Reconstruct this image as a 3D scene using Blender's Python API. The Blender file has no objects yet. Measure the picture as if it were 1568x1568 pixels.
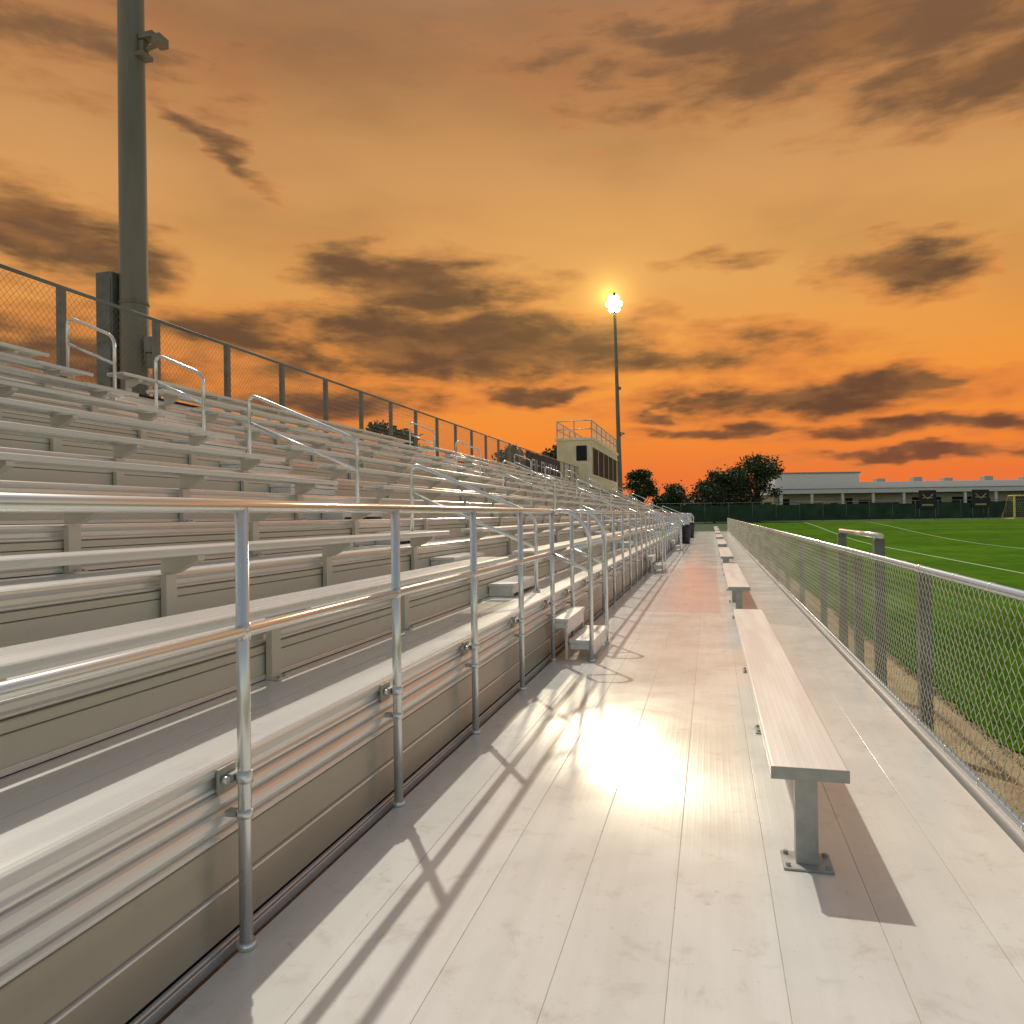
import bpy, math, random
from mathutils import Vector, Matrix
import numpy as np
random.seed(7); rng=np.random.default_rng(7)
scene=bpy.context.scene
R=math.radians
# ------------------------------------------------------------------ helpers
class MB:
    def __init__(s): s.v=[]; s.f=[]
    def box(s,x0,x1,y0,y1,z0,z1):
        b=len(s.v)
        s.v+=[(x0,y0,z0),(x1,y0,z0),(x1,y1,z0),(x0,y1,z0),(x0,y0,z1),(x1,y0,z1),(x1,y1,z1),(x0,y1,z1)]
        s.f+=[tuple(b+i for i in q) for q in ((3,2,1,0),(4,5,6,7),(0,1,5,4),(1,2,6,5),(2,3,7,6),(3,0,4,7))]
    def prism_y(s,poly,y0,y1):
        b=len(s.v); n=len(poly)
        s.v+=[(x,y0,z) for x,z in poly]+[(x,y1,z) for x,z in poly]
        s.f.append(tuple(b+i for i in range(n))); s.f.append(tuple(b+n+i for i in reversed(range(n))))
        for i in range(n):
            j=(i+1)%n; s.f.append((b+j,b+i,b+n+i,b+n+j))
    def tube(s,pts,r,n=10,caps=True):
        pts=[Vector(p) for p in pts]; rs=r if isinstance(r,(list,tuple)) else [r]*len(pts)
        b=len(s.v); m=len(pts); up=None
        for i,p in enumerate(pts):
            if i==0: t=pts[1]-pts[0]
            elif i==m-1: t=pts[-1]-pts[-2]
            else: t=(pts[i+1]-p).normalized()+(p-pts[i-1]).normalized()
            t.normalize()
            if up is None:
                a=Vector((0,0,1)) if abs(t.z)<.9 else Vector((1,0,0))
                up=(a-t*a.dot(t)).normalized()
            else: up=(up-t*up.dot(t)).normalized()
            w=t.cross(up)
            for k in range(n):
                an=2*math.pi*k/n
                s.v.append(tuple(p+(up*math.cos(an)+w*math.sin(an))*rs[i]))
        for i in range(m-1):
            for k in range(n):
                k2=(k+1)%n
                s.f.append((b+i*n+k,b+i*n+k2,b+(i+1)*n+k2,b+(i+1)*n+k))
        if caps:
            s.f.append(tuple(b+k for k in reversed(range(n)))); s.f.append(tuple(b+(m-1)*n+k for k in range(n)))
    def obj(s,name,mat,parent=None,bevel=0,smooth=False,seg=2):
        me=bpy.data.meshes.new(name); me.from_pydata(s.v,[],s.f); me.update()
        o=bpy.data.objects.new(name,me); scene.collection.objects.link(o)
        if mat: me.materials.append(mat)
        if parent: o.parent=parent
        if smooth:
            for p in me.polygons: p.use_smooth=len(p.vertices)==4
        if bevel:
            m=o.modifiers.new('bevel','BEVEL'); m.width=bevel; m.segments=seg; m.limit_method='ANGLE'; m.angle_limit=R(40)
        return o
def empty(name,loc=(0,0,0),rz=0):
    e=bpy.data.objects.new(name,None); e.location=loc; e.rotation_euler=(0,0,rz); e.empty_display_size=.3
    scene.collection.objects.link(e); return e
def fillet(pts,r,n=6):
    pts=[Vector(p) for p in pts]; out=[pts[0]]
    for i in range(1,len(pts)-1):
        p=pts[i]; a=(pts[i-1]-p); c=(pts[i+1]-p)
        rr=min(r,a.length*.49,c.length*.49); a.normalize(); c.normalize()
        p0=p+a*rr; p1=p+c*rr
        for k in range(n+1):
            t=k/n; out.append(p0*(1-t)**2+p*2*t*(1-t)+p1*t*t)
    out.append(pts[-1]); return out
# ------------------------------------------------------------------ materials
class NT:
    def __init__(s,tree): s.t=tree; s.n=tree.nodes; s.l=tree.links
    def node(s,ty,**k):
        n=s.n.new(ty)
        for a,b in k.items(): setattr(n,a,b)
        return n
    def put(s,sock,v):
        if isinstance(v,bpy.types.NodeSocket): s.l.new(v,sock)
        else: sock.default_value=v
    def m(s,op,a,b=None,c=None,clamp=False):
        n=s.n.new('ShaderNodeMath'); n.operation=op; n.use_clamp=clamp
        s.put(n.inputs[0],a)
        if b is not None: s.put(n.inputs[1],b)
        if c is not None: s.put(n.inputs[2],c)
        return n.outputs[0]
    def vm(s,op,a,b=None):
        n=s.n.new('ShaderNodeVectorMath'); n.operation=op; s.put(n.inputs[0],a)
        if b is not None: s.put(n.inputs[1],b)
        return n.outputs['Value'] if op in('LENGTH','DOT_PRODUCT') else n.outputs[0]
    def mix(s,f,a,b,blend='MIX'):
        n=s.n.new('ShaderNodeMix'); n.data_type='RGBA'; n.blend_type=blend
        s.put(n.inputs[0],f)
        s.put(n.inputs[6],a if not isinstance(a,tuple) else (*a[:3],1)); s.put(n.inputs[7],b if not isinstance(b,tuple) else (*b[:3],1))
        return n.outputs[2]
    def noise(s,vec,scale,detail=4,rough=.55,dist=0):
        n=s.n.new('ShaderNodeTexNoise'); s.l.new(vec,n.inputs['Vector'])
        n.inputs['Scale'].default_value=scale; n.inputs['Detail'].default_value=detail; n.inputs['Roughness'].default_value=rough
        n.inputs['Distortion'].default_value=dist
        return n.outputs['Fac']
    def ramp(s,f,stops,interp='LINEAR'):
        n=s.n.new('ShaderNodeValToRGB'); s.put(n.inputs[0],f); cr=n.color_ramp; cr.interpolation=interp
        while len(cr.elements)<len(stops): cr.elements.new(.5)
        for e,(p,c) in zip(cr.elements,stops):
            e.position=p; e.color=(*c[:3],1) if isinstance(c,tuple) else (c,c,c,1)
        return n.outputs[0]
    def smooth(s,v,a,b,o0=0.,o1=1.):
        n=s.n.new('ShaderNodeMapRange'); n.interpolation_type='SMOOTHSTEP'
        s.put(n.inputs[0],v); n.inputs[1].default_value=a; n.inputs[2].default_value=b
        n.inputs[3].default_value=o0; n.inputs[4].default_value=o1
        return n.outputs[0]
    def scalevec(s,vec,sc):
        n=s.n.new('ShaderNodeMapping'); s.l.new(vec,n.inputs[0]); n.inputs['Scale'].default_value=sc; return n.outputs[0]
def newmat(name):
    m=bpy.data.materials.new(name); m.use_nodes=True; nt=NT(m.node_tree); p=m.node_tree.nodes['Principled BSDF']
    geo=nt.node('ShaderNodeNewGeometry'); return m,nt,p,geo.outputs['Position']
def metal(name,col,col2,met,r0,r1,aniso=0,ribs=0,bump=0,nscale=2,stretch=(3,.25,3),spots=0,rib_amt=.3):
    m,nt,p,pos=newmat(name)
    n1=nt.noise(nt.scalevec(pos,stretch),nscale,3,.5)
    f=nt.smooth(n1,.30,.70)
    c=nt.mix(f,col,col2)
    if spots:
        sp=nt.noise(pos,7,4,.7); c=nt.mix(nt.smooth(sp,.58,.74,0,spots),c,(.30,.26,.21))
    nt.put(p.inputs['Base Color'],c); p.inputs['Metallic'].default_value=met
    nt.put(p.inputs['Roughness'],nt.smooth(f,0,1,r0,r1))
    if aniso:
        p.inputs['Anisotropic'].default_value=aniso
        cx=nt.node('ShaderNodeCombineXYZ'); cx.inputs[0].default_value=1; cx.inputs[2].default_value=1
        nt.l.new(cx.outputs[0],p.inputs['Tangent'])
    h=None
    if bump: h=nt.m('MULTIPLY',nt.noise(pos,40,2,.6),bump)
    if ribs:
        sx=nt.node('ShaderNodeSeparateXYZ'); nt.l.new(pos,sx.inputs[0])
        w=nt.m('SINE',nt.m('MULTIPLY',nt.m('ADD',sx.outputs[0],sx.outputs[2]),ribs))
        w=nt.m('MULTIPLY',nt.smooth(w,.2,.9),rib_amt); h=w if h is None else nt.m('ADD',h,w)
    if h is not None:
        b=nt.node('ShaderNodeBump'); b.inputs['Strength'].default_value=.35; b.inputs['Distance'].default_value=.002
        nt.l.new(h,b.inputs['Height']); nt.l.new(b.outputs[0],p.inputs['Normal'])
    return m
def plain(name,col,rough=.6,met=0,var=.25,scale=4,emit=None,es=0,spec=.5):
    m,nt,p,pos=newmat(name)
    n=nt.noise(pos,scale,4,.6)
    nt.put(p.inputs['Base Color'],nt.mix(nt.smooth(n,.3,.7),tuple(x*(1-var) for x in col),tuple(min(1,x*(1+var)) for x in col)))
    p.inputs['Roughness'].default_value=rough; p.inputs['Metallic'].default_value=met; p.inputs['Specular IOR Level'].default_value=spec
    if emit:
        p.inputs['Emission Color'].default_value=(*emit,1); p.inputs['Emission Strength'].default_value=es
    return m
# deck: brushed aluminium planking
M_deck,nt,p,pos=newmat('deck_aluminium')
sx=nt.node('ShaderNodeSeparateXYZ'); nt.l.new(pos,sx.inputs[0]); X,Y,Z=sx.outputs
n1=nt.noise(nt.scalevec(pos,(5,.25,1)),2.5,4,.55); n2=nt.noise(pos,1.1,3,.6,.6)
f=nt.smooth(nt.m('MULTIPLY_ADD',n2,.6,nt.m('MULTIPLY',n1,.4)),.33,.68)
c=nt.mix(f,(.70,.675,.62),(.79,.765,.715))
pid=nt.m('FLOOR',nt.m('DIVIDE',nt.m('ADD',X,1.615),.365))
wn=nt.node('ShaderNodeTexWhiteNoise',noise_dimensions='1D'); nt.l.new(pid,wn.inputs['W'])
c=nt.mix(nt.m('MULTIPLY',wn.outputs['Value'],.14),c,(.45,.42,.38))
n4=nt.noise(pos,5,6,.72,.4)
c=nt.mix(nt.smooth(n4,.52,.72,0,.40),c,(.46,.40,.32))
sc_=nt.noise(nt.scalevec(pos,(1,.6,1)),17,3,.7,1.5)
c=nt.mix(nt.smooth(sc_,.64,.74,0,.35),c,(.36,.31,.25))
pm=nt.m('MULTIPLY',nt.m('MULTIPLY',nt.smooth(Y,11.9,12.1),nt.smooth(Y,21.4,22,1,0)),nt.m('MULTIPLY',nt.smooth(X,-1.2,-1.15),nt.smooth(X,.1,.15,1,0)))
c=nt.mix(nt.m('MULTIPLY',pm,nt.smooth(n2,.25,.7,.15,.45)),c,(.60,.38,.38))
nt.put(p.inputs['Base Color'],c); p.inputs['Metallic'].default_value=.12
nt.put(p.inputs['Roughness'],nt.smooth(n2,.3,.7,.17,.24))
p.inputs['Anisotropic'].default_value=.92
cx=nt.node('ShaderNodeCombineXYZ'); cx.inputs[0].default_value=1; cx.inputs[2].default_value=.6; nt.l.new(cx.outputs[0],p.inputs['Tangent'])
w=nt.smooth(nt.m('SINE',nt.m('MULTIPLY',X,2*math.pi/.0365)),.3,.95)
b=nt.node('ShaderNodeBump'); b.inputs['Strength'].default_value=.22; b.inputs['Distance'].default_value=.0015
nt.l.new(nt.m('MULTIPLY',w,.4),b.inputs['Height']); nt.l.new(b.outputs[0],p.inputs['Normal'])

M_seat=metal('seat_aluminium',(.66,.64,.60),(.72,.70,.66),.18,.26,.32,.8,ribs=2*math.pi/.028,spots=.12)
M_tread=metal('tread_aluminium',(.68,.66,.62),(.74,.72,.68),.12,.26,.34,.8,ribs=2*math.pi/.03,spots=.3)
M_nose=metal('nosing_aluminium',(.74,.725,.70),(.79,.775,.75),.5,.22,.27,.6)
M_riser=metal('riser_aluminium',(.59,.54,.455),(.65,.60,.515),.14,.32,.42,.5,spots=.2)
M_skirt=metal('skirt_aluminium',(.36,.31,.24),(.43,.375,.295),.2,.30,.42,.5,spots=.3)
M_pipe=metal('railing_pipe',(.72,.71,.68),(.77,.76,.73),.7,.22,.28,0)
M_galv=metal('galvanised_steel',(.32,.315,.29),(.43,.42,.39),.4,.4,.55,0,nscale=6,stretch=(2,2,2),bump=.5)
M_post=metal('fence_post_steel',(.15,.145,.125),(.22,.21,.185),.35,.4,.55,0)
M_pole=metal('pole_galvanised',(.16,.14,.10),(.225,.20,.145),.2,.45,.6,0,nscale=1,stretch=(3,3,.4))
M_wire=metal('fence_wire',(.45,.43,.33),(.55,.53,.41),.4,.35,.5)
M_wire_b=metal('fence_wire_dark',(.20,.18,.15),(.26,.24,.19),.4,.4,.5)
M_cab=plain('cabinet_grey',(.14,.14,.12),.5,.2)
M_dark=plain('dark_gap',(.03,.03,.03),.9)
M_sub=plain('deck_frame_grey',(.45,.42,.37),.8)
M_black=plain('black_plastic',(.018,.018,.02),.45)
# ------------------------------------------------------------------ terrain
def gz(y):
    t=min(1,max(0,(y-55)/50)); return -.8+1.2*t*t*(3-2*t)
def sheet(name,xs,ys,dz,mat,jit=0):
    v=[];f=[]
    for j,y in enumerate(ys):
        for i,x in enumerate(xs):
            xx=x
            if jit and i==0: xx=x+random.uniform(-jit,jit)
            v.append((xx,y,gz(y)+dz))
    n=len(xs)
    for j in range(len(ys)-1):
        for i in range(n-1):
            a=j*n+i; f.append((a,a+1,a+1+n,a+n))
    me=bpy.data.meshes.new(name); me.from_pydata(v,[],f); o=bpy.data.objects.new(name,me); scene.collection.objects.link(o); me.materials.append(mat)
    for q in me.polygons: q.use_smooth=True
    return o
M_ground,nt,p,pos=newmat('ground_dirt')
sx=nt.node('ShaderNodeSeparateXYZ'); nt.l.new(pos,sx.inputs[0]); X,Y,Z=sx.outputs
a=nt.noise(pos,2.2,5,.65); bnz=nt.noise(pos,30,5,.7)
c=nt.ramp(a,[(.3,(.32,.20,.09)),(.55,(.54,.38,.19)),(.75,(.62,.47,.27))])
c=nt.mix(nt.smooth(bnz,.42,.66,0,.6),c,(.20,.13,.06))
dist=nt.m('ADD',nt.m('MULTIPLY',a,1.5),X)
c=nt.mix(nt.smooth(dist,4.5,6),c,(.06,.09,.03)); c=nt.mix(nt.smooth(Y,70,74),c,(.05,.08,.025))
nt.put(p.inputs['Base Color'],c); p.inputs['Roughness'].default_value=.95
b=nt.node('ShaderNodeBump'); b.inputs['Strength'].default_value=.9; b.inputs['Distance'].default_value=.03
nt.l.new(bnz,b.inputs['Height']); nt.l.new(b.outputs[0],p.inputs['Normal'])
M_grass,nt,p,pos=newmat('turf')
sx=nt.node('ShaderNodeSeparateXYZ'); nt.l.new(pos,sx.inputs[0]); X,Y,Z=sx.outputs
a=nt.noise(pos,.25,4,.6); bnz=nt.noise(pos,24,5,.75); d=nt.noise(nt.scalevec(pos,(1,.25,1)),1.6,4,.65)
st=nt.smooth(nt.m('SINE',nt.m('MULTIPLY',Y,2*math.pi/11)),-.25,.25)
c=nt.mix(nt.smooth(bnz,.3,.7),(.020,.07,.0006),(.062,.16,.0012))
c=nt.mix(nt.smooth(d,.35,.7,0,.55),c,(.075,.195,.0012))
c=nt.mix(nt.m('MULTIPLY',st,.3),c,(.022,.08,.001))
c=nt.mix(nt.smooth(a,.4,.7,0,.4),c,(.11,.19,.003))
nt.put(p.inputs['Base Color'],c); p.inputs['Roughness'].default_value=.9; p.inputs['Specular IOR Level'].default_value=.05
b=nt.node('ShaderNodeBump'); b.inputs['Strength'].default_value=.8; b.inputs['Distance'].default_value=.03
nt.l.new(bnz,b.inputs['Height']); nt.l.new(b.outputs[0],p.inputs['Normal'])
M_line=plain('field_paint',(.42,.50,.30),.9,0,.2,20)
ysG=[-1500,-300,-60]+list(range(-40,130,4))+[160,300,800,3000]
sheet('ground',[-2500,-300,-60,-20,-9,0,1.3,3,6,12,30,80,200,600,2500],ysG,0,M_ground)
fa=(5,99); fb=(95,130.)
ysN=[-30]+[ -6+.12*i for i in range(300)]+list(range(31,99,2))+[98.8]
sheet('grass_field',[2.75,3.2,5,9,20,40,95,220],ysN,.02,M_grass,jit=.07)
mb=MB()
for xl,w_ in ((10.7,.11),(17.5,.10)):
    ys=[0]+list(range(4,98,3))
    for y0,y1 in zip(ys[:-1],ys[1:]):
        bb=len(mb.v); mb.v+=[(xl,y0,gz(y0)+.026),(xl+w_,y0,gz(y0)+.026),(xl+w_,y1,gz(y1)+.026),(xl,y1,gz(y1)+.026)]; mb.f.append((bb,bb+1,bb+2,bb+3))
for yl in (44,80):
    bb=len(mb.v); mb.v+=[(17.7,yl,gz(yl)+.027),(80,yl,gz(yl)+.027),(80,yl+.12,gz(yl)+.029),(17.7,yl+.12,gz(yl)+.029)]; mb.f.append((bb,bb+1,bb+2,bb+3))
mb.obj('field_line_markings',M_line)
N=45000
bx=2.62+rng.random(N)**1.3*5; by=2.5+rng.random(N)*16; ang=rng.random(N)*6.28; hh=.02+rng.random(N)*.03; ww=.0025+rng.random(N)*.003
dx=np.cos(ang)*ww; dy=np.sin(ang)*ww; lx=rng.normal(0,.015,N); ly=rng.normal(0,.015,N)
zb=np.full(N,-.785)
V=np.stack([np.stack([bx-dx,by-dy,zb],1),np.stack([bx+dx,by+dy,zb],1),np.stack([bx+lx,by+ly,zb+hh],1)],1).reshape(-1,3)
me=bpy.data.meshes.new('grass_blades'); me.from_pydata(V.tolist(),[],np.arange(3*N).reshape(-1,3).tolist()); me.materials.append(M_grass)
o=bpy.data.objects.new('grass_blades',me); scene.collection.objects.link(o)
# weeds and stones in the dirt strip
mb=MB()
for i in range(900):
    x_=random.uniform(1.45,2.75); y_=2.5+random.random()**1.5*22; s=random.uniform(.006,.022); zz=-.8
    b0=len(mb.v); j=lambda:random.uniform(.7,1.2)*s
    mb.v+=[(x_-j(),y_,zz),(x_,y_-j(),zz),(x_+j(),y_,zz),(x_,y_+j(),zz),(x_+j()*.2,y_,zz+s*.9)]
    mb.f+=[(b0,b0+1,b0+4),(b0+1,b0+2,b0+4),(b0+2,b0+3,b0+4),(b0+3,b0,b0+4)]
mb.obj('scattered_gravel',plain('gravel_stone',(.42,.33,.22),.9))
# ------------------------------------------------------------------ walkway
YE=68.; YS=-4.
walk=empty('walkway')
mb=MB(); x=-1.615; pw=.365
while x<1.28:
    mb.box(x+.001,min(x+pw,1.32)-.001,YS,YE,-.045,0); x+=pw
mb.obj('deck_planks',M_deck,walk,bevel=.002)
mb=MB(); mb.box(-1.66,1.30,YS,YE,-.12,-.046); mb.obj('deck_substructure',M_sub,walk)
mb=MB(); x=-1.615+pw
while x<1.28:
    mb.box(x-.0009,x+.0009,YS,YE,-.03,-.003); x+=pw
mb.obj('plank_joint_strips',M_galv,walk)
mb=MB(); mb.box(1.325,1.40,YS,YE,-.16,.035); mb.obj('deck_edge_trim',M_nose,walk,bevel=.006)
mb=MB()
for k in range(28): mb.box(1.2,1.3,YS+.6+k*2.44,YS+.72+k*2.44,-.8,-.121)
mb.obj('deck_supports',M_galv,walk)
# ------------------------------------------------------------------ grandstand
NR=10; RUN=.65; RISE=.28; B0=1.67; Z0=.65
AISLES=[8.4+12*i for i in range(5)]; AW=.62
st=empty('grandstand_bleachers')
def spans(y0,y1,gaps):
    out=[];c=y0
    for a in gaps:
        out.append((c,a-AW)); c=a+AW
    out.append((c,y1)); return out
tr=MB(); no=MB(); ri=MB(); se=MB(); br=MB(); gap=MB(); step=MB(); clips=MB(); sk=MB()
for n in range(NR):
    xf=-(B0+RUN*n); xb=xf-RUN; z=Z0+RISE*n
    tr.box(xf-.325,xf-.03,YS,YE,z-.04,z); tr.box(xb+.012,xf-.331,YS,YE,z-.04,z)
    no.prism_y([(xf-.028,z+.002),(xf-.028,z-.095),(xf-.012,z-.095),(xf-.004,z-.088),(xf-.004,z-.078),(xf-.016,z-.070),(xf-.016,z-.045),(xf-.002,z-.036),(xf+.004,z-.02),(xf+.002,z-.006),(xf-.008,z+.002)][::-1],YS,YE)
    zt=z+RISE
    ri.box(xb-.02,xb+.008,YS,YE,z+.012,z+RISE*.5-.002); ri.box(xb-.02,xb+.008,YS,YE,z+RISE*.5+.002,zt-.097)
    no.box(xb+.008,xb+.018,YS,YE,z+.004,z+.03)
    gap.box(xb-.06,xb-.022,YS,YE,z-.05,zt-.05)
    zs=z+.43
    for (y0,y1) in spans(YS,YE,AISLES):
        yy=y0
        while yy<y1-.1:
            ye=min(yy+5.49,y1)
            se.prism_y([(xb+.27,zs-.028),(xb+.265,zs-.045),(xb+.25,zs-.045),(xb+.25,zs-.02),(xb+.0,zs-.02),(xb+.0,zs-.045),(xb-.015,zs-.045),(xb-.02,zs-.028),(xb-.02,zs-.004),(xb-.014,zs),(xb+.262,zs),(xb+.27,zs-.008)],yy+.003,ye-.003)
            yy=ye
        yy=y0+.35
        while yy<y1-.1:
            br.prism_y([(xb+.009,zs-.15),(xb+.09,zs-.15),(xb+.25,zs-.075),(xb+.25,zs-.046),(xb+.009,zs-.046)],yy-.03,yy+.03)
            br.box(xb+.02,xb+.058,yy-.045,yy+.045,z+.001,zs-.152)
            br.box(xb+.02,xb+.10,yy-.055,yy+.055,z+.0005,z+.009)
            clips.tube([(xb+.085,yy-.03,z+.009),(xb+.085,yy-.03,z+.02)],.009,6); clips.tube([(xb+.085,yy+.03,z+.009),(xb+.085,yy+.03,z+.02)],.009,6)
            yy+=1.83
    for a in AISLES:
        if n<NR-1:
            step.box(xb+.012,xb+.30,a-.56,a+.56,z+RISE*.5-.035,z+RISE*.5)
            step.box(xb+.02,xb+.285,a-.54,a-.51,z+.002,z+RISE*.5-.037)
            step.box(xb+.02,xb+.285,a+.51,a+.54,z+.002,z+RISE*.5-.037)
            step.box(xb+.27,xb+.284,a-.505,a+.505,z+.03,z+RISE*.5-.04)
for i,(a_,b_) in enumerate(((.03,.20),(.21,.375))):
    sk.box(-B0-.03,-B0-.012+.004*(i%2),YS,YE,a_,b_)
for zz in (.012,.2): no.box(-B0-.0125,-B0+.006,YS,YE,zz,zz+.010)
# rounded fascia extrusion below the first nosing
def bead(zc,h,d):
    pts=[(-B0-.03,zc-h)]+[(-B0-.012+d*math.cos(t),zc+h*math.sin(t)) for t in [(-1+2*i/8)*math.pi/2 for i in range(9)]]+[(-B0-.03,zc+h)]
    no.prism_y(pts,YS,YE)
bead(.522,.028,.018); bead(.452,.036,.022); bead(.395,.014,.016)
no.box(-B0-.035,-B0-.016,YS,YE,.377,.553)
gap.box(-B0-.08,-B0-.036,YS,YE,-.05,.6)
no.box(-B0-.03,-B0+.01,YS,YE,-.03,.008)
for a in AISLES:
    for (x0,x1,zz) in ((-1.44,-1.18,.215),(-1.64,-1.445,.43)):
        step.box(x0,x1,a-.54,a+.54,zz-.04,zz)
        for sy in (-.535,.51):
            step.box(x1-.04,x1-.012,a+sy,a+sy+.025,.002,zz-.042)
            step.box(x0+.01,x1-.042,a+sy,a+sy+.025,zz-.10,zz-.042)
        step.box(x1-.03,x1-.014,a-.508,a+.508,zz-.17,zz-.042)
tr.obj('tread_planks',M_tread,st,bevel=.003,seg=1); no.obj('tread_nosings',M_nose,st,bevel=.002,seg=1)
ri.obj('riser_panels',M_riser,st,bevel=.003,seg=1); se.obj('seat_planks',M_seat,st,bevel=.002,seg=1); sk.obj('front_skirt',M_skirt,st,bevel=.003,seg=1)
br.obj('seat_brackets',M_riser,st,bevel=.002,seg=1); clips.obj('bracket_bolts',M_galv,st); gap.obj('gap_shade_fill',M_dark,st); step.obj('aisle_steps',M_tread,st,bevel=.004)  # near-black fill behind risers and skirt stands for shade in the gaps
mb=MB()
mb.box(-8.35,-1.72,YE+.001,YE+.05,-.8,.5)
for k in range(20): mb.box(-8.4,-8.3,YS+k*3.66,YS+.1+k*3.66,-.8,3.2)
mb.obj('stand_frame',M_galv,st)
# ------------------------------------------------------------------ front railing
fr=empty('front_railing'); pi=MB(); cl=MB(); clb=MB()
ZT=1.55; ZM=1.11; XR=-1.60
def railsec(y0,y1,n,start_open,end_open):
    P=[y0+(y1-y0)*i/(n-1) for i in range(n)]
    for y in P:
        pi.tube([(XR,y,0.005),(XR,y,ZT)],.0235,14)
        for zc,h,r in ((.012,.03,.034),(.60,.04,.029),(.47,.025,.028)):
            cl.tube([(XR,y,zc-h/2),(XR,y,zc+h/2)],r,14)
        cl.tube([(XR,y,ZM-.03),(XR,y,ZM+.03)],.026,14)
        clb.box(-B0,XR-.028,y-.03,y+.03,.585,.615); clb.box(-B0+.005,-B0+.016,y-.07,y+.03,.55,.64)
        clb.box(-B0,XR-.026,y-.02,y+.02,.46,.48); cl.tube([(-1.65,y-.05,.60),(-1.63,y-.05,.60)],.014,8)
    for z in (ZT,ZM): pi.tube([(XR,y0 if start_open else y0-1,z),(XR,y1,z)],.0235,14)
    return P
def stairrail(y):
    pts=fillet([(XR,y,ZT),(XR+.22,y,ZT),(XR+.40,y,ZT-.22),(XR+.40,y,.005)],.14)
    pi.tube(pts,.0225,12)
    pi.tube([(XR,y,ZM),(XR+.39,y,ZM-.18)],.02,12)
    cl.tube([(XR+.40,y,0),(XR+.40,y,.03)],.034,14)
railsec(7.82-1.36*8,7.82,9,False,True); stairrail(7.82)
for i,a in enumerate(AISLES):
    y0=a+.6; y1=(AISLES[i+1]-.58) if i<len(AISLES)-1 else YE-.2
    n=max(2,round((y1-y0)/1.36)+1)
    railsec(y0,y1,n,True,True); stairrail(y0)
    if i<len(AISLES)-1: stairrail(y1)
pi.obj('railing_pipes',M_pipe,fr,smooth=True); cl.obj('railing_collars',M_pipe,fr,smooth=True); clb.obj('railing_clamps',M_galv,fr,bevel=.002)
# ------------------------------------------------------------------ aisle handrails
def tl(b): return Z0+(b-B0)/RUN*RISE
def tread(b): return Z0+RISE*math.floor((b-B0)/RUN+1e-6)
for a in AISLES:
    e=empty('aisle_handrail'); mb=MB()
    for b1,b2 in ((1.9,3.38),(4.07,5.52),(6.17,6.87),(7.5,8.24)):
        z1=tl(b1)+.76; z2=tl(b2)+.76
        pts=fillet([(-b1,a,tread(b1)),(-b1,a,z1),(-b2,a,z2),(-b2,a,tread(b2))],.13,7)
        mb.tube(pts,.021,12)
        mb.tube([(-b1,a,z1-.36),(-b2,a,z2-.36)],.019,10)
        for b_ in (b1,b2): mb.tube([(-b_,a,tread(b_)),(-b_,a,tread(b_)+.02)],.045,12)
    mb.obj('handrail_pipes',M_pipe,e,smooth=True)
# ------------------------------------------------------------------ chain-link
def chain(name,x,y0,y1,z0,z1,mat,parent,r,sp=.037,zs=.041):
    mb=MB(); n=int((z1-z0)/zs)
    for k in range(2):
        pts=[]
        for i in range(n+1):
            s=1 if (i+k)%2 else -1
            pts.append((x+s*(.0022 if k else -.0022),y0+k*sp+s*sp*.54,z0+i*(z1-z0)/n))
        mb.tube(pts,r,3,caps=False)
    o=mb.obj(name,mat,parent)
    m=o.modifiers.new('arr','ARRAY'); m.count=int((y1-y0)/(2*sp)); m.use_relative_offset=False; m.use_constant_offset=True; m.constant_offset_displace=(0,2*sp,0)
    return o
XF=1.36
ff=empty('chain_link_fence')
chain('fence_mesh',XF,2,YE,.06,1.09,M_wire,ff,.0026,sp=.043,zs=.045)
mb=MB(); mb.tube([(XF+.02,-3,1.105),(XF+.02,YE,1.105)],.024,14); mb.tube([(XF+.01,-3,.05),(XF+.01,YE,.05)],.017,12)
k=0
while True:
    y=3.36+2.44*(k-2)
    if y>YE: break
    mb.tube([(XF+.02,y-.06,1.105),(XF+.02,y+.06,1.105)],.028,12)
    k+=1
y=-.5
while y<YE:
    mb.tube([(XF+.02,y,1.105),(XF+.02,y+.012,1.105)],.0275,12); mb.tube([(XF+.01,y+.2,.05),(XF+.01,y+.21,.05)],.0215,10); y+=.61
mb.obj('fence_rails',M_pipe,ff,smooth=True)
mb=MB()
for i in range(k):
    y=3.36+2.44*(i-2); mb.box(XF+.007,XF+.085,y-.04,y+.04,-.3,1.08)
mb.obj('fence_posts',M_post,ff,bevel=.006)
rh=empty('ramp_handrail'); mb=MB()
for y in (8.6,10.9): mb.box(1.62,1.72,y-.05,y+.05,-.8,1.22)
mb.obj('posts',M_post,rh,bevel=.006); mb=MB(); mb.tube([(1.67,8.5,1.25),(1.67,11.0,1.25)],.03,12); mb.obj('rail',M_pipe,rh,smooth=True)
XB=-8.38
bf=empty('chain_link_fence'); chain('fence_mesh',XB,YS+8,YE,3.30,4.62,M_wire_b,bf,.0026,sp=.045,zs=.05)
mb=MB(); ps=[]
y=10.3-1.83*7
while y<YE: ps.append(y); y+=1.83
for y in ps: mb.box(XB-.07,XB+.01,y-.05,y+.05,2.6,4.66)
mb.obj('fence_posts',M_post,bf,bevel=.006)
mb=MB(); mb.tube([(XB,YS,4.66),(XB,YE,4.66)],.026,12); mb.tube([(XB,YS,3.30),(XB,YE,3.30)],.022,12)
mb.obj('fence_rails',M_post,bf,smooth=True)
bn=empty('fence_banner'); mb=MB(); mb.box(XB+.03,XB+.04,35,43.5,3.42,4.6); mb.obj('banner_cloth',plain('banner_navy',(.02,.022,.03),.7),bn)
mb=MB()
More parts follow.
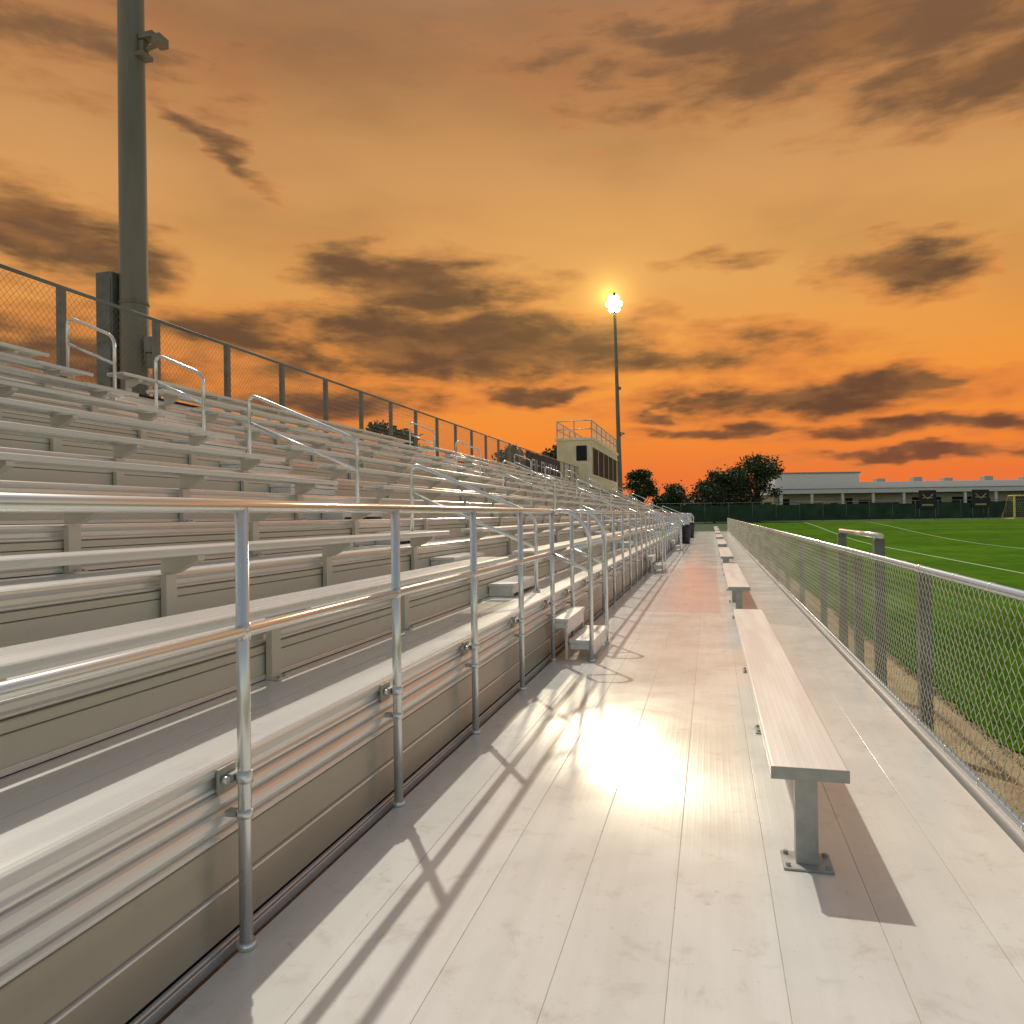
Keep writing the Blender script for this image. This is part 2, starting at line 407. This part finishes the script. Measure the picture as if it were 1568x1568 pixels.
def letters(mb,xp,y0,y1,z0,z1,n,t=.012):
    w=(y1-y0)/n
    for i in range(n):
        a=y0+i*w+.12*w; c=y0+(i+1)*w-.12*w; s=.16*w
        mb.box(xp,xp+t,a,a+s,z0,z1)
        if i%3!=1: mb.box(xp,xp+t,c-s,c,z0,z1)
        if i%2==0: mb.box(xp,xp+t,a+s+.002,c-s-.002,z1-(z1-z0)*.18,z1)
        mb.box(xp,xp+t,a+s+.002,c-s-.002,(z0+z1)/2-.04,(z0+z1)/2+.04)
letters(mb,XB+.042,36,42.5,3.75,4.3,6); mb.obj('banner_lettering',plain('banner_white',(.4,.4,.38),.7),bn)
# ------------------------------------------------------------------ benches
M_bench=metal('bench_aluminium',(.74,.72,.68),(.79,.77,.73),.10,.28,.34,.8,ribs=2*math.pi/.03,stretch=(4,.4,4))
def bench(y0,L=5.4):
    e=empty('aluminum_bench',(0.375,y0,0)); mb=MB(); w=.15
    a,c=-w,w
    poly=[(a,.452),(a,.415),(a+.004,.408),(a+.012,.408),(a+.012,.43),(c-.012,.43),(c-.012,.408),(c-.004,.408),(c,.415),(c,.452),(c-.006,.458),(a+.006,.458)]
    mb.prism_y(poly,0.004,L-.004)
    mb.obj('seat_board',M_bench,e,bevel=.0015,seg=1)
    mb=MB(); mb.box(-w-.001,w+.001,-.002,.004,.4075,.4585); mb.box(-w-.001,w+.001,L-.004,L+.002,.4075,.4585); mb.obj('end_caps',M_galv,e,bevel=.001,seg=1)
    mb=MB(); bo=MB()
    for ly in (.14,2.2,4.27,):
        mb.box(-.045,.045,ly-.006,ly+.0,.01,.40); mb.box(-.045,-.037,ly+.001,ly+.07,.01,.40); mb.box(.037,.045,ly+.001,ly+.07,.01,.40)
        mb.box(-.10,.10,ly-.06,ly+.12,.001,.010); mb.box(-.13,.13,ly-.02,ly+.09,.395,.4075)
        for sx_ in (-.08,.08):
            for sy in (-.03,.09): bo.tube([(sx_,ly+sy,.010),(sx_,ly+sy,.024)],.010,6)
    mb.obj('legs',M_galv,e,bevel=.0015,seg=1); bo.obj('bolts',M_galv,e)
for i in range(8): bench(3.33+8.0*i)
# ------------------------------------------------------------------ trash cans
def trash(x,y):
    e=empty('trash_can',(x,y,0)); mb=MB()
    prof=[(.20,0.003),(.21,.02),(.235,.4),(.255,.78),(.275,.80),(.275,.85),(.265,.86),(.262,.90),(.2,.97),(.08,1.0)]
    n=24
    for r,z in prof:
        for k in range(n): mb.v.append((r*math.cos(6.28318*k/n),r*math.sin(6.28318*k/n),z))
    for i in range(len(prof)-1):
        for k in range(n):
            k2=(k+1)%n; mb.f.append((i*n+k,i*n+k2,(i+1)*n+k2,(i+1)*n+k))
    mb.f.append(tuple((len(prof)-1)*n+k for k in range(n)))
    mb.obj('body_and_lid',M_black,e,smooth=True)
    mb=MB(); mb.box(-.30,-.26,-.08,.08,.68,.72); mb.box(.26,.30,-.08,.08,.68,.72); mb.obj('handles',M_black,e,bevel=.005)
trash(-1.25,40); trash(-1.25,50)
# ------------------------------------------------------------------ light poles
M_lampon=plain('lamp_lit',(1,.9,.6),.4,emit=(1,.80,.42),es=90)
M_lens=plain('lamp_glass',(.4,.4,.4),.1,.5)
def lightpole(x,y,lean,lit,r0=.25,r1=.16,H=26):
    e=empty('stadium_light_pole',(x,y,gz(y))); e.rotation_euler=(0,lean,0)
    mb=MB(); m=12
    mb.tube([(0,0,H*i/m) for i in range(m+1)],[r0+(r1-r0)*i/m for i in range(m+1)],28)
    for z in (6.0,12.2,18.5): rr=r0+(r1-r0)*z/H; mb.tube([(0,0,z),(0,0,z+.05)],rr+.012,28)
    mb.obj('mast',M_pole,e,smooth=True)
    mb=MB(); mb.tube([(.1,0,10.30),(.62,0,10.42)],.04,10); mb.box(.12,.34,-.13,.13,10.2,10.28); mb.box(.22,.5,-.1,.1,10.5,10.6); mb.box(.5,.66,-.12,.12,10.36,10.52)
    mb.box(.2,.3,-.07,.07,10.285,10.495)
    mb.box(.15,.42,-.2,.2,15.3,15.6)
    mb.obj('service_bracket',M_pole,e,bevel=.01)
    mb=MB()
    zz=(H-1.75,H-1.15,H-.55)
    for z in zz: mb.tube([(-.6,0,z),(.6,0,z)],.06,10)
    mb.obj('crossarms',M_pole,e,smooth=True)
    hd=MB(); ln=MB()
    for z in zz:
        for xx in ((-.3,.3) if z!=zz[1] else (-.58,0,.58)):
            hd.tube([(xx,-.1,z-.05),(xx,-.3,z-.12),(xx,-.5,z-.22)],[.12,.2,.32],14)
            ln.tube([(xx,-.502,z-.222),(xx,-.54,z-.24)],[.315,.29],16)
            hd.tube([(xx,-.1,z-.1),(xx,-.1,z+.05)],.04,8)
    hd.obj('flood_housings',M_pole,e,smooth=True); ln.obj('flood_lenses',M_lampon if lit else M_lens,e)
    return e
P1=(-9.5,11.1); lightpole(*P1,R(0),False)
P2=(-9.5,84.5); e2=lightpole(*P2,R(-.9),True,r0=.30,r1=.13,H=26)
cab=empty('electrical_cabinet',(P1[0]-.40,P1[1]-.10,0)); mb=MB(); mb.box(-.17,.17,-.14,.14,3.3,5.75); mb.obj('enclosure',M_cab,cab,bevel=.015)
mb=MB(); mb.box(-.14,.14,-.152,-.142,3.5,4.5); mb.box(-.14,.14,-.152,-.142,4.55,5.65); mb.box(.09,.11,-.165,-.153,4.0,4.12); mb.obj('doors',M_cab,cab,bevel=.004)
mb=MB(); mb.tube([(.12,0,-.8),(.12,0,3.3)],.03,10); mb.obj('conduit',M_galv,cab,smooth=True)
jb=empty('junction_box',(P1[0]+.36,P1[1]-.05,0)); mb=MB(); mb.box(-.07,.07,-.08,.08,4.35,4.62); mb.box(-.05,.05,-.05,.05,4.1,4.34); mb.box(-.12,-.08,-.02,.02,4.2,4.5); mb.obj('box',M_post,jb,bevel=.01)
# ------------------------------------------------------------------ press box
pb=empty('press_box'); M_tan=plain('press_box_panel',(.74,.65,.43),.7,0,.10,1.5); M_trim=plain('press_box_trim',(.77,.70,.52),.6,0,.1)
M_glass=plain('dark_glass',(.02,.022,.025),.6,0,.1,spec=.15)
x0,x1,y0,y1=-9.8,-7.5,50,64
mb=MB(); mb.box(x0,x1,y0,y1,3.25,6.45)
for k in range(9): mb.box(x0+.1+k*.26,x0+.14+k*.26,y0-.02,y0-.001,3.3,6.4)
mb.obj('walls',M_tan,pb,bevel=.02)
mb=MB(); mb.box(x0-.12,x1+.16,y0-.14,y1+.12,6.455,6.62); mb.box(x0-.03,x1+.03,y0-.035,y0-.021,4.9,5.0)
for k in range(6): mb.box(x1+.022,x1+.05,y0+.25+k*2.7,y0+.33+k*2.7,4.21,5.99)
mb.box(x1+.002,x1+.06,y0,y1,4.1,4.2); mb.box(x1+.002,x1+.10,y0,y1,6.0,6.1); mb.obj('roof_trim',M_trim,pb,bevel=.01)
mb=MB(); mb.box(x1+.001,x1+.02,y0+.35,y1-.35,4.22,5.98); mb.box(x0+1.3,x0+2.0,y0-.03,y0-.022,5.1,6.1); mb.obj('windows',M_glass,pb)
mb=MB(); mb.box(x0+.5,x0+1.15,y0-.032,y0-.022,3.35,4.88); mb.obj('door',M_trim,pb,bevel=.01)
mb=MB()
for (xx) in (x0,x1):
    for yy in (50.1,52.5,54.9,57.3,59.7,62.1,63.9): mb.tube([(xx,yy,6.62),(xx,yy,7.75)],.035,8)
    for z in (7.2,7.75): mb.tube([(xx,50.1,z),(xx,63.9,z)],.03,8)
for yy in (50.1,63.9):
    for z in (7.2,7.75): mb.tube([(x0,yy,z),(x1,yy,z)],.03,8)
    mb.tube([((x0+x1)/2,yy,6.62),((x0+x1)/2,yy,7.75)],.03,8)
mb.obj('roof_railing',M_galv,pb,smooth=True)
chain('roof_railing_mesh',x1,50.1,63.9,6.65,7.72,M_wire,pb,.004,.08,.09)
chain('roof_railing_mesh_rear',x0,50.1,63.9,6.65,7.72,M_wire,pb,.004,.08,.09)
# ------------------------------------------------------------------ far fence + goal + banners
dirv=Vector((fb[0]-fa[0],fb[1]-fa[1],0)); L=dirv.length; rz=math.atan2(dirv.y,dirv.x)
pf=empty('windscreen_fence',(fa[0]-12*math.cos(rz),fa[1]-12*math.sin(rz),.38),rz)
M_ws=plain('windscreen_green',(.022,.055,.025),.8,0,.4,.7)
mb=MB(); k=0
while k*3<L+12: mb.box(k*3+.04,k*3+2.96,-.01,.01,.12,2.15+.08*math.sin(k*2.3)); k+=1
mb.obj('screen_panels',M_ws,pf)
mb=MB()
for i in range(k): mb.tube([(i*3,0.03,-.4),(i*3,0.03,2.45)],.045,8)
mb.tube([(0,.03,2.42),(k*3,.03,2.42)],.035,8); mb.obj('fence_frame',M_post,pf,smooth=True)
M_bsign=plain('sign_black',(.012,.012,.012),.6); M_wsign=plain('sign_print',(.45,.38,.2),.6)
bpy.context.view_layer.update()
def sign(lx,w,h0,h1):
    e=empty('sports_sign',pf.matrix_world@Vector((lx,-.15,0)),rz); mb=MB(); mb.box(-w/2,w/2,-.03,.03,h0,h1); mb.obj('panel',M_bsign,e,bevel=.01)
    mb=MB(); mb.tube([(-w*.3,-.04,h1-.5),(0,-.045,h1-1.1),(w*.3,-.04,h1-.5)],.08,6); mb.tube([(-w*.3,-.04,h1-.95),(w*.3,-.04,h1-.95)],.06,6); mb.box(-w*.32,w*.32,-.045,-.034,h0+.35,h0+.55); mb.obj('print',M_wsign,e)
    mb=MB()
    for s in (-w/2+.1,w/2-.1): mb.tube([(s,.09,-.3),(s,.09,h1)],.05,8)
    mb.obj('sign_posts',M_galv,e,smooth=True)
sign(12+22.5,2.3,1.4,3.7); sign(12+29.5,2.3,1.4,3.7)
gl=empty('soccer_goal',(36.0,106.4,.40),R(20)); M_yel=plain('goal_yellow',(.85,.68,.14),.5)
mb=MB(); mb.tube([(0,0,0),(0,0,2.8),(7.3,0,2.8),(7.3,0,0)],.13,10); mb.tube([(0,0,2.8),(0,1.0,2.8),(0,2.2,0),(0,0,0.02)],.07,8); mb.tube([(7.3,0,2.8),(7.3,1.0,2.8),(7.3,2.2,0)],.06,8); mb.tube([(0,2.2,.03),(7.3,2.2,.03)],.05,8)
mb.obj('goal_frame',M_yel,gl)
mb=MB()
for i in range(30): mb.tube([(i*.25,.99,2.8),(i*.25,2.2,.03)],.012,3)
for i in range(11): t=i/10; mb.tube([(0,.99+1.21*t,2.8-2.77*t),(7.3,.99+1.21*t,2.8-2.77*t)],.012,3)
mb.obj('goal_net',M_wsign,gl)
# ------------------------------------------------------------------ school building
sb=empty('school_building',(11.3,132,.4),R(14.4))
M_wall=plain('stucco_white',(.55,.49,.41),.85,0,.12,.6); M_fas=plain('fascia_white',(.74,.70,.64),.7,0,.06); M_grey=plain('coping_grey',(.30,.28,.26),.8)  # M_grey is the plain grey of the roof coping
mb=MB(); mb.box(0,80,4,16,0,4.1)
mb.obj('walls',M_wall,sb)
mb=MB(); mb.box(-1,81,0,17,4.15,4.85); mb.box(3,18,12,22,4.96,8.0); mb.box(19,56,14,26,4.96,6.5)
mb.obj('roof_fascia',M_fas,sb,bevel=.03)
mb=MB(); mb.box(2.8,18.2,11.8,22.2,8.01,8.25); mb.box(-1.1,81.1,-.1,17.1,4.855,4.95); mb.obj('roof_coping',M_grey,sb)
mb=MB()
for i in range(17): mb.box(i*5-.2,i*5+.2,.3,.65,0,4.14)
mb.obj('colonnade',M_fas,sb)
mb=MB()
x_=.8
while x_<78:
    w_=random.choice((1.2,1.8,2.3,3.4)); mb.box(x_,x_+w_,3.93,3.99,random.choice((.1,1.0,1.0)),random.choice((2.6,3.1,3.4))); x_+=w_+random.uniform(.8,3.2)
mb.obj('windows_and_doors',M_glass,sb)
mb=MB()
for i in range(8): xx=22+i*7+random.uniform(-1.5,1.5); mb.box(xx,xx+1.6,15,16.5,6.51,7.1+.2*(i%2))
mb.obj('rooftop_units',M_galv,sb,bevel=.05)
# ------------------------------------------------------------------ trees
M_bark=plain('bark',(.07,.05,.035),.9,0,.3,6)
M_leaf,nt,p,pos=newmat('leaves')
oi=nt.noise(pos,.9,3,.6); o2=nt.noise(pos,8,2,.5)
c=nt.mix(nt.smooth(oi,.35,.65),(.018,.032,.008),(.055,.08,.018)); c=nt.mix(nt.smooth(o2,.4,.7,0,.5),c,(.09,.105,.025))
nt.put(p.inputs['Base Color'],c); p.inputs['Roughness'].default_value=.7
def tree(x,y,H,W,seed,zb=None,nl=6000,ls=.17,low=.34):
    rg=np.random.default_rng(seed); e=empty('tree',(x,y,gz(y) if zb is None else zb))
    mb=MB(); th=H*.32
    mb.tube([(0,0,-.2),(.05*H*.1,0,th*.5),(-.03*H*.1,.02,th),(0.05,0,H*.6)],[.035*H*.8,.026*H*.8,.02*H*.8,.008*H],9)
    cl=[]
    for i in range(20):
        an=rg.random()*6.28; rr=(.12+.88*rg.random()**.6)*W*.38; hz=H*(low+(.88-low)*rg.random())
        k=1-max(0,(hz/H-.6))*1.5; cx_,cy_=math.cos(an)*rr*k,math.sin(an)*rr*k
        cl.append((cx_,cy_,hz,W*(.10+.10*rg.random())))
        s=th*(.75+.5*rg.random()); mb.tube([(0,0,s),(cx_*.5,cy_*.5,(s+hz)*.5-.03*H),(cx_,cy_,hz)],[.011*H,.007*H,.003*H],6)
    cl.append((0,0,H*.9,W*.12))
    mb.obj('trunk_and_limbs',M_bark,e,smooth=True)
    w=np.array([c[3]**2 for c in cl]); w/=w.sum(); idx=rg.choice(len(cl),nl,p=w)
    d=rg.normal(size=(nl,3)); d/=np.linalg.norm(d,axis=1)[:,None]; rad=rg.random(nl)**.45*(1+.25*rg.normal(size=nl))
    C=np.array(cl)
    P=C[idx,:3]+d*rad[:,None]*C[idx,3][:,None]*np.array([1.15,1.15,.8])
    a1=rg.normal(size=(nl,3)); a1/=np.linalg.norm(a1,axis=1)[:,None]; a2=np.cross(a1,rg.normal(size=(nl,3))); a2/=np.linalg.norm(a2,axis=1)[:,None]
    s=ls*(.5+rg.random(nl))[:,None]
    Q=np.stack([P-a1*s,P-a2*s*.55,P+a1*s,P+a2*s*.55],1).reshape(-1,3)
    me=bpy.data.meshes.new('foliage'); me.from_pydata(Q.tolist(),[],np.arange(4*nl).reshape(-1,4).tolist()); me.materials.append(M_leaf)
    o=bpy.data.objects.new('foliage',me); scene.collection.objects.link(o); o.parent=e
tree(0.4,101,6.8,7.0,1,low=.22); tree(5.8,103,8.9,8.4,2,low=.2); tree(3.0,108,7.4,7.5,3,low=.2); tree(-9.6,112,8.0,5.6,4)
tree(-16,62,8.6,4.2,5); tree(-14.5,75,9.6,5.5,6); tree(-20,44,8.8,4.5,8,nl=4000); tree(-17.5,42,8.0,3.6,9,nl=4000); tree(-5.5,116,5.5,7,10)
N=18000; t=rng.random(N)
hx=-60+t*70; hy=118+rng.normal(0,1.5,N); hz=.3+rng.random(N)*(1.6+1.4*np.abs(np.sin(hx*.35))+.8*np.abs(np.sin(hx*1.3)))
P=np.stack([hx,hy,hz],1); a1=rng.normal(size=(N,3)); a1/=np.linalg.norm(a1,axis=1)[:,None]; a2=np.cross(a1,rng.normal(size=(N,3))); a2/=np.linalg.norm(a2,axis=1)[:,None]
s=.3*(.5+rng.random(N))[:,None]; Q=np.stack([P-a1*s,P-a2*s*.6,P+a1*s,P+a2*s*.6],1).reshape(-1,3)
me=bpy.data.meshes.new('distant_shrubs'); me.from_pydata(Q.tolist(),[],np.arange(4*N).reshape(-1,4).tolist()); me.materials.append(M_leaf)
o=bpy.data.objects.new('distant_shrubs',me); scene.collection.objects.link(o)
# ------------------------------------------------------------------ sky
SUN=Vector((-.17,.27,.45)).normalized(); el=math.asin(SUN.z); az=math.atan2(SUN.x,SUN.y)
w=bpy.data.worlds.new('World'); scene.world=w; w.use_nodes=True; nt=NT(w.node_tree)
bg=w.node_tree.nodes['Background']
tc=nt.node('ShaderNodeTexCoord').outputs['Generated']
sx=nt.node('ShaderNodeSeparateXYZ'); nt.l.new(tc,sx.inputs[0]); X,Y,Z=sx.outputs
U=nt.m('ARCTAN2',X,Y); hyp=nt.m('SQRT',nt.m('ADD',nt.m('MULTIPLY',X,X),nt.m('MULTIPLY',Y,Y)))
Vv=nt.m('DIVIDE',Z,nt.m('MAXIMUM',hyp,.05))
def comb(a,b,c=0.):
    n=nt.node('ShaderNodeCombineXYZ'); nt.put(n.inputs[0],a); nt.put(n.inputs[1],b); nt.put(n.inputs[2],c); return n.outputs[0]
uv=comb(U,nt.m('MULTIPLY',Vv,2.9))
wn_=nt.node('ShaderNodeTexNoise'); nt.l.new(uv,wn_.inputs['Vector']); wn_.inputs['Scale'].default_value=5; wn_.inputs['Detail'].default_value=4; wn_.inputs['Roughness'].default_value=.6
warp=nt.vm('MULTIPLY',nt.vm('SUBTRACT',wn_.outputs['Color'],(.5,.5,.5)),(.26,.09,0))
P2v=nt.vm('ADD',comb(U,Vv),warp)
n1=nt.noise(uv,9,6,.58,.15)
sm=lambda x:((x/255+.055)/1.055)**2.4 if x>10 else x/3294
def S(r,g,b): return (sm(r),sm(g),sm(b))
VM=1.2; VN=nt.m('DIVIDE',Vv,VM,clamp=True)
grad=nt.ramp(VN,[(0,S(222,120,78)),(.035,S(238,118,56)),(.08,S(245,138,52)),(.15,S(240,154,66)),(.25,S(226,164,90)),(.36,S(208,152,93)),(.48,S(180,130,85)),(.70,S(148,118,97)),(1,S(145,130,125))])
clouds=[(-21.8,.305,8.5,.048,-.10,1.2),(-17.5,.228,14.5,.058,-.05,1.45),(-12.2,.163,4.6,.014,0,1.2),(-3,.205,11,.028,-.03,.8),(12.5,.287,5.6,.038,0,1.15),(.2,.316,3,.010,.1,.5),
(7.2,.142,13,.024,.02,1.2),(13.6,.155,5,.020,0,1.2),(15.1,.098,12,.014,0,1.1),(-4,.127,3,.009,0,1),(9.5,.58,22,.085,-.03,1.),(17.5,.49,9,.06,0,1.),(-45.7,.325,8,.044,-.2,1.05),(-35.1,.451,5.5,.018,-.7,.75),
(-33.4,.215,10,.04,-.05,.8),(-28,.155,10,.024,0,.9),(.7,.105,7,.010,0,1),(13.3,.062,10,.009,0,.95),(-47,.19,10,.06,0,.9),(-44,.56,9,.05,-.1,.4)]
D=None
for (a,v,sa,sv,sk_,wt) in clouds:
    q=nt.vm('SUBTRACT',P2v,(R(a),v,0))
    if sk_:
        s_=nt.node('ShaderNodeVectorRotate',rotation_type='Z_AXIS'); nt.l.new(q,s_.inputs['Vector']); s_.inputs['Angle'].default_value=-math.atan(sk_); q=s_.outputs[0]
    q=nt.vm('LENGTH',nt.vm('MULTIPLY',q,(1/R(sa),1/sv,0)))
    d=nt.m('MULTIPLY_ADD',q,-wt,1.1*wt)
    D=d if D is None else nt.m('MAXIMUM',D,d)
D=nt.m('MAXIMUM',D,-.7)
dens=nt.m('ADD',D,nt.m('MULTIPLY',nt.m('SUBTRACT',n1,.5),2.0))
cov=nt.smooth(dens,-.4,.85)
thin=nt.m('MULTIPLY',nt.smooth(nt.noise(comb(U,nt.m('MULTIPLY',Vv,2.2),3.1),2.6,4,.45,.2),.40,.75),nt.smooth(Vv,.1,.6,.12,.5))
cov2=nt.m('MAXIMUM',nt.m('MULTIPLY',cov,.95),thin)
ccol=nt.ramp(VN,[(0,S(136,84,60)),(.10,S(90,62,50)),(.2,S(96,70,52)),(.3,S(106,77,56)),(.45,S(122,88,62)),(1,S(120,100,90))])
ccol=nt.mix(nt.smooth(n1,.36,.60,.5,0),ccol,S(165,112,66))
col=nt.mix(cov2,grad,ccol)
rim=nt.m('MULTIPLY',nt.m('MULTIPLY',nt.smooth(dens,-.35,.05),nt.smooth(dens,.05,.55,1,0)),nt.smooth(Vv,.1,.35,.45,.1))
col=nt.mix(rim,col,S(240,134,66))
g=nt.vm('LENGTH',nt.vm('SUBTRACT',comb(U,Vv),(R(-7.1),.284,0)))  # bright haze around the far floodlight, painted into the sky colour
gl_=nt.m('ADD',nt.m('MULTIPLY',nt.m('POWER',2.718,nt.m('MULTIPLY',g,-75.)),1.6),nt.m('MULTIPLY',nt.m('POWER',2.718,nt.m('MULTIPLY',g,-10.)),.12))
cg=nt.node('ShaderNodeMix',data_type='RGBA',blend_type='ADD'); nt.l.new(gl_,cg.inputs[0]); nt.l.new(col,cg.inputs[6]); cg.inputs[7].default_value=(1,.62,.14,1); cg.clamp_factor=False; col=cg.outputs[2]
sky=nt.node('ShaderNodeTexSky'); sky.sky_type='NISHITA'; sky.sun_disc=False; sky.sun_elevation=el; sky.sun_rotation=az
day=nt.mix(1.,sky.outputs[0],(.190,.150,.108),'MULTIPLY')
away=nt.m('ADD',nt.m('MULTIPLY',X,-.26),nt.m('MULTIPLY',Y,.965))
fa_=nt.m('MAXIMUM',nt.smooth(nt.m('DIVIDE',away,nt.m('MAXIMUM',hyp,.05)),.30,.70,1,0),nt.smooth(Z,.60,.78))
col=nt.mix(fa_,col,day)
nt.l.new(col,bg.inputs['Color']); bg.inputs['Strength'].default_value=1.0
# ------------------------------------------------------------------ lights
ld=bpy.data.lights.new('sun','SUN'); ld.energy=2.4; ld.angle=R(.9); ld.color=(1,.965,.86)
so=bpy.data.objects.new('sun',ld); scene.collection.objects.link(so); so.rotation_euler=(-SUN).to_track_quat('-Z','Y').to_euler(); so.location=(-10,20,30)
pl=bpy.data.lights.new('floodlight_beam','SPOT'); pl.energy=20000; pl.color=(1,.88,.62); pl.shadow_soft_size=.8; pl.spot_size=R(80); pl.spot_blend=.4
po=bpy.data.objects.new('floodlight_beam',pl); scene.collection.objects.link(po); po.parent=e2; po.location=(0,-1.2,24.7)
po.rotation_euler=Vector((11,-80,-24)).to_track_quat('-Z','Y').to_euler()
# ------------------------------------------------------------------ camera
cd=bpy.data.cameras.new('camera'); cam=bpy.data.objects.new('camera',cd); scene.collection.objects.link(cam); scene.camera=cam
cd.sensor_width=36; cd.lens=27; cd.clip_end=5000; cd.clip_start=.05
cam.location=(0,0,1.5)
cam.rotation_mode='QUATERNION'
M=Matrix.Rotation(R(14.5),4,'Z')@Matrix.Rotation(R(90.34),4,'X')@Matrix.Rotation(R(-.8),4,'Z')
cam.rotation_quaternion=M.to_quaternion()
scene.view_settings.view_transform='Standard'; scene.view_settings.look='None'; scene.view_settings.exposure=0
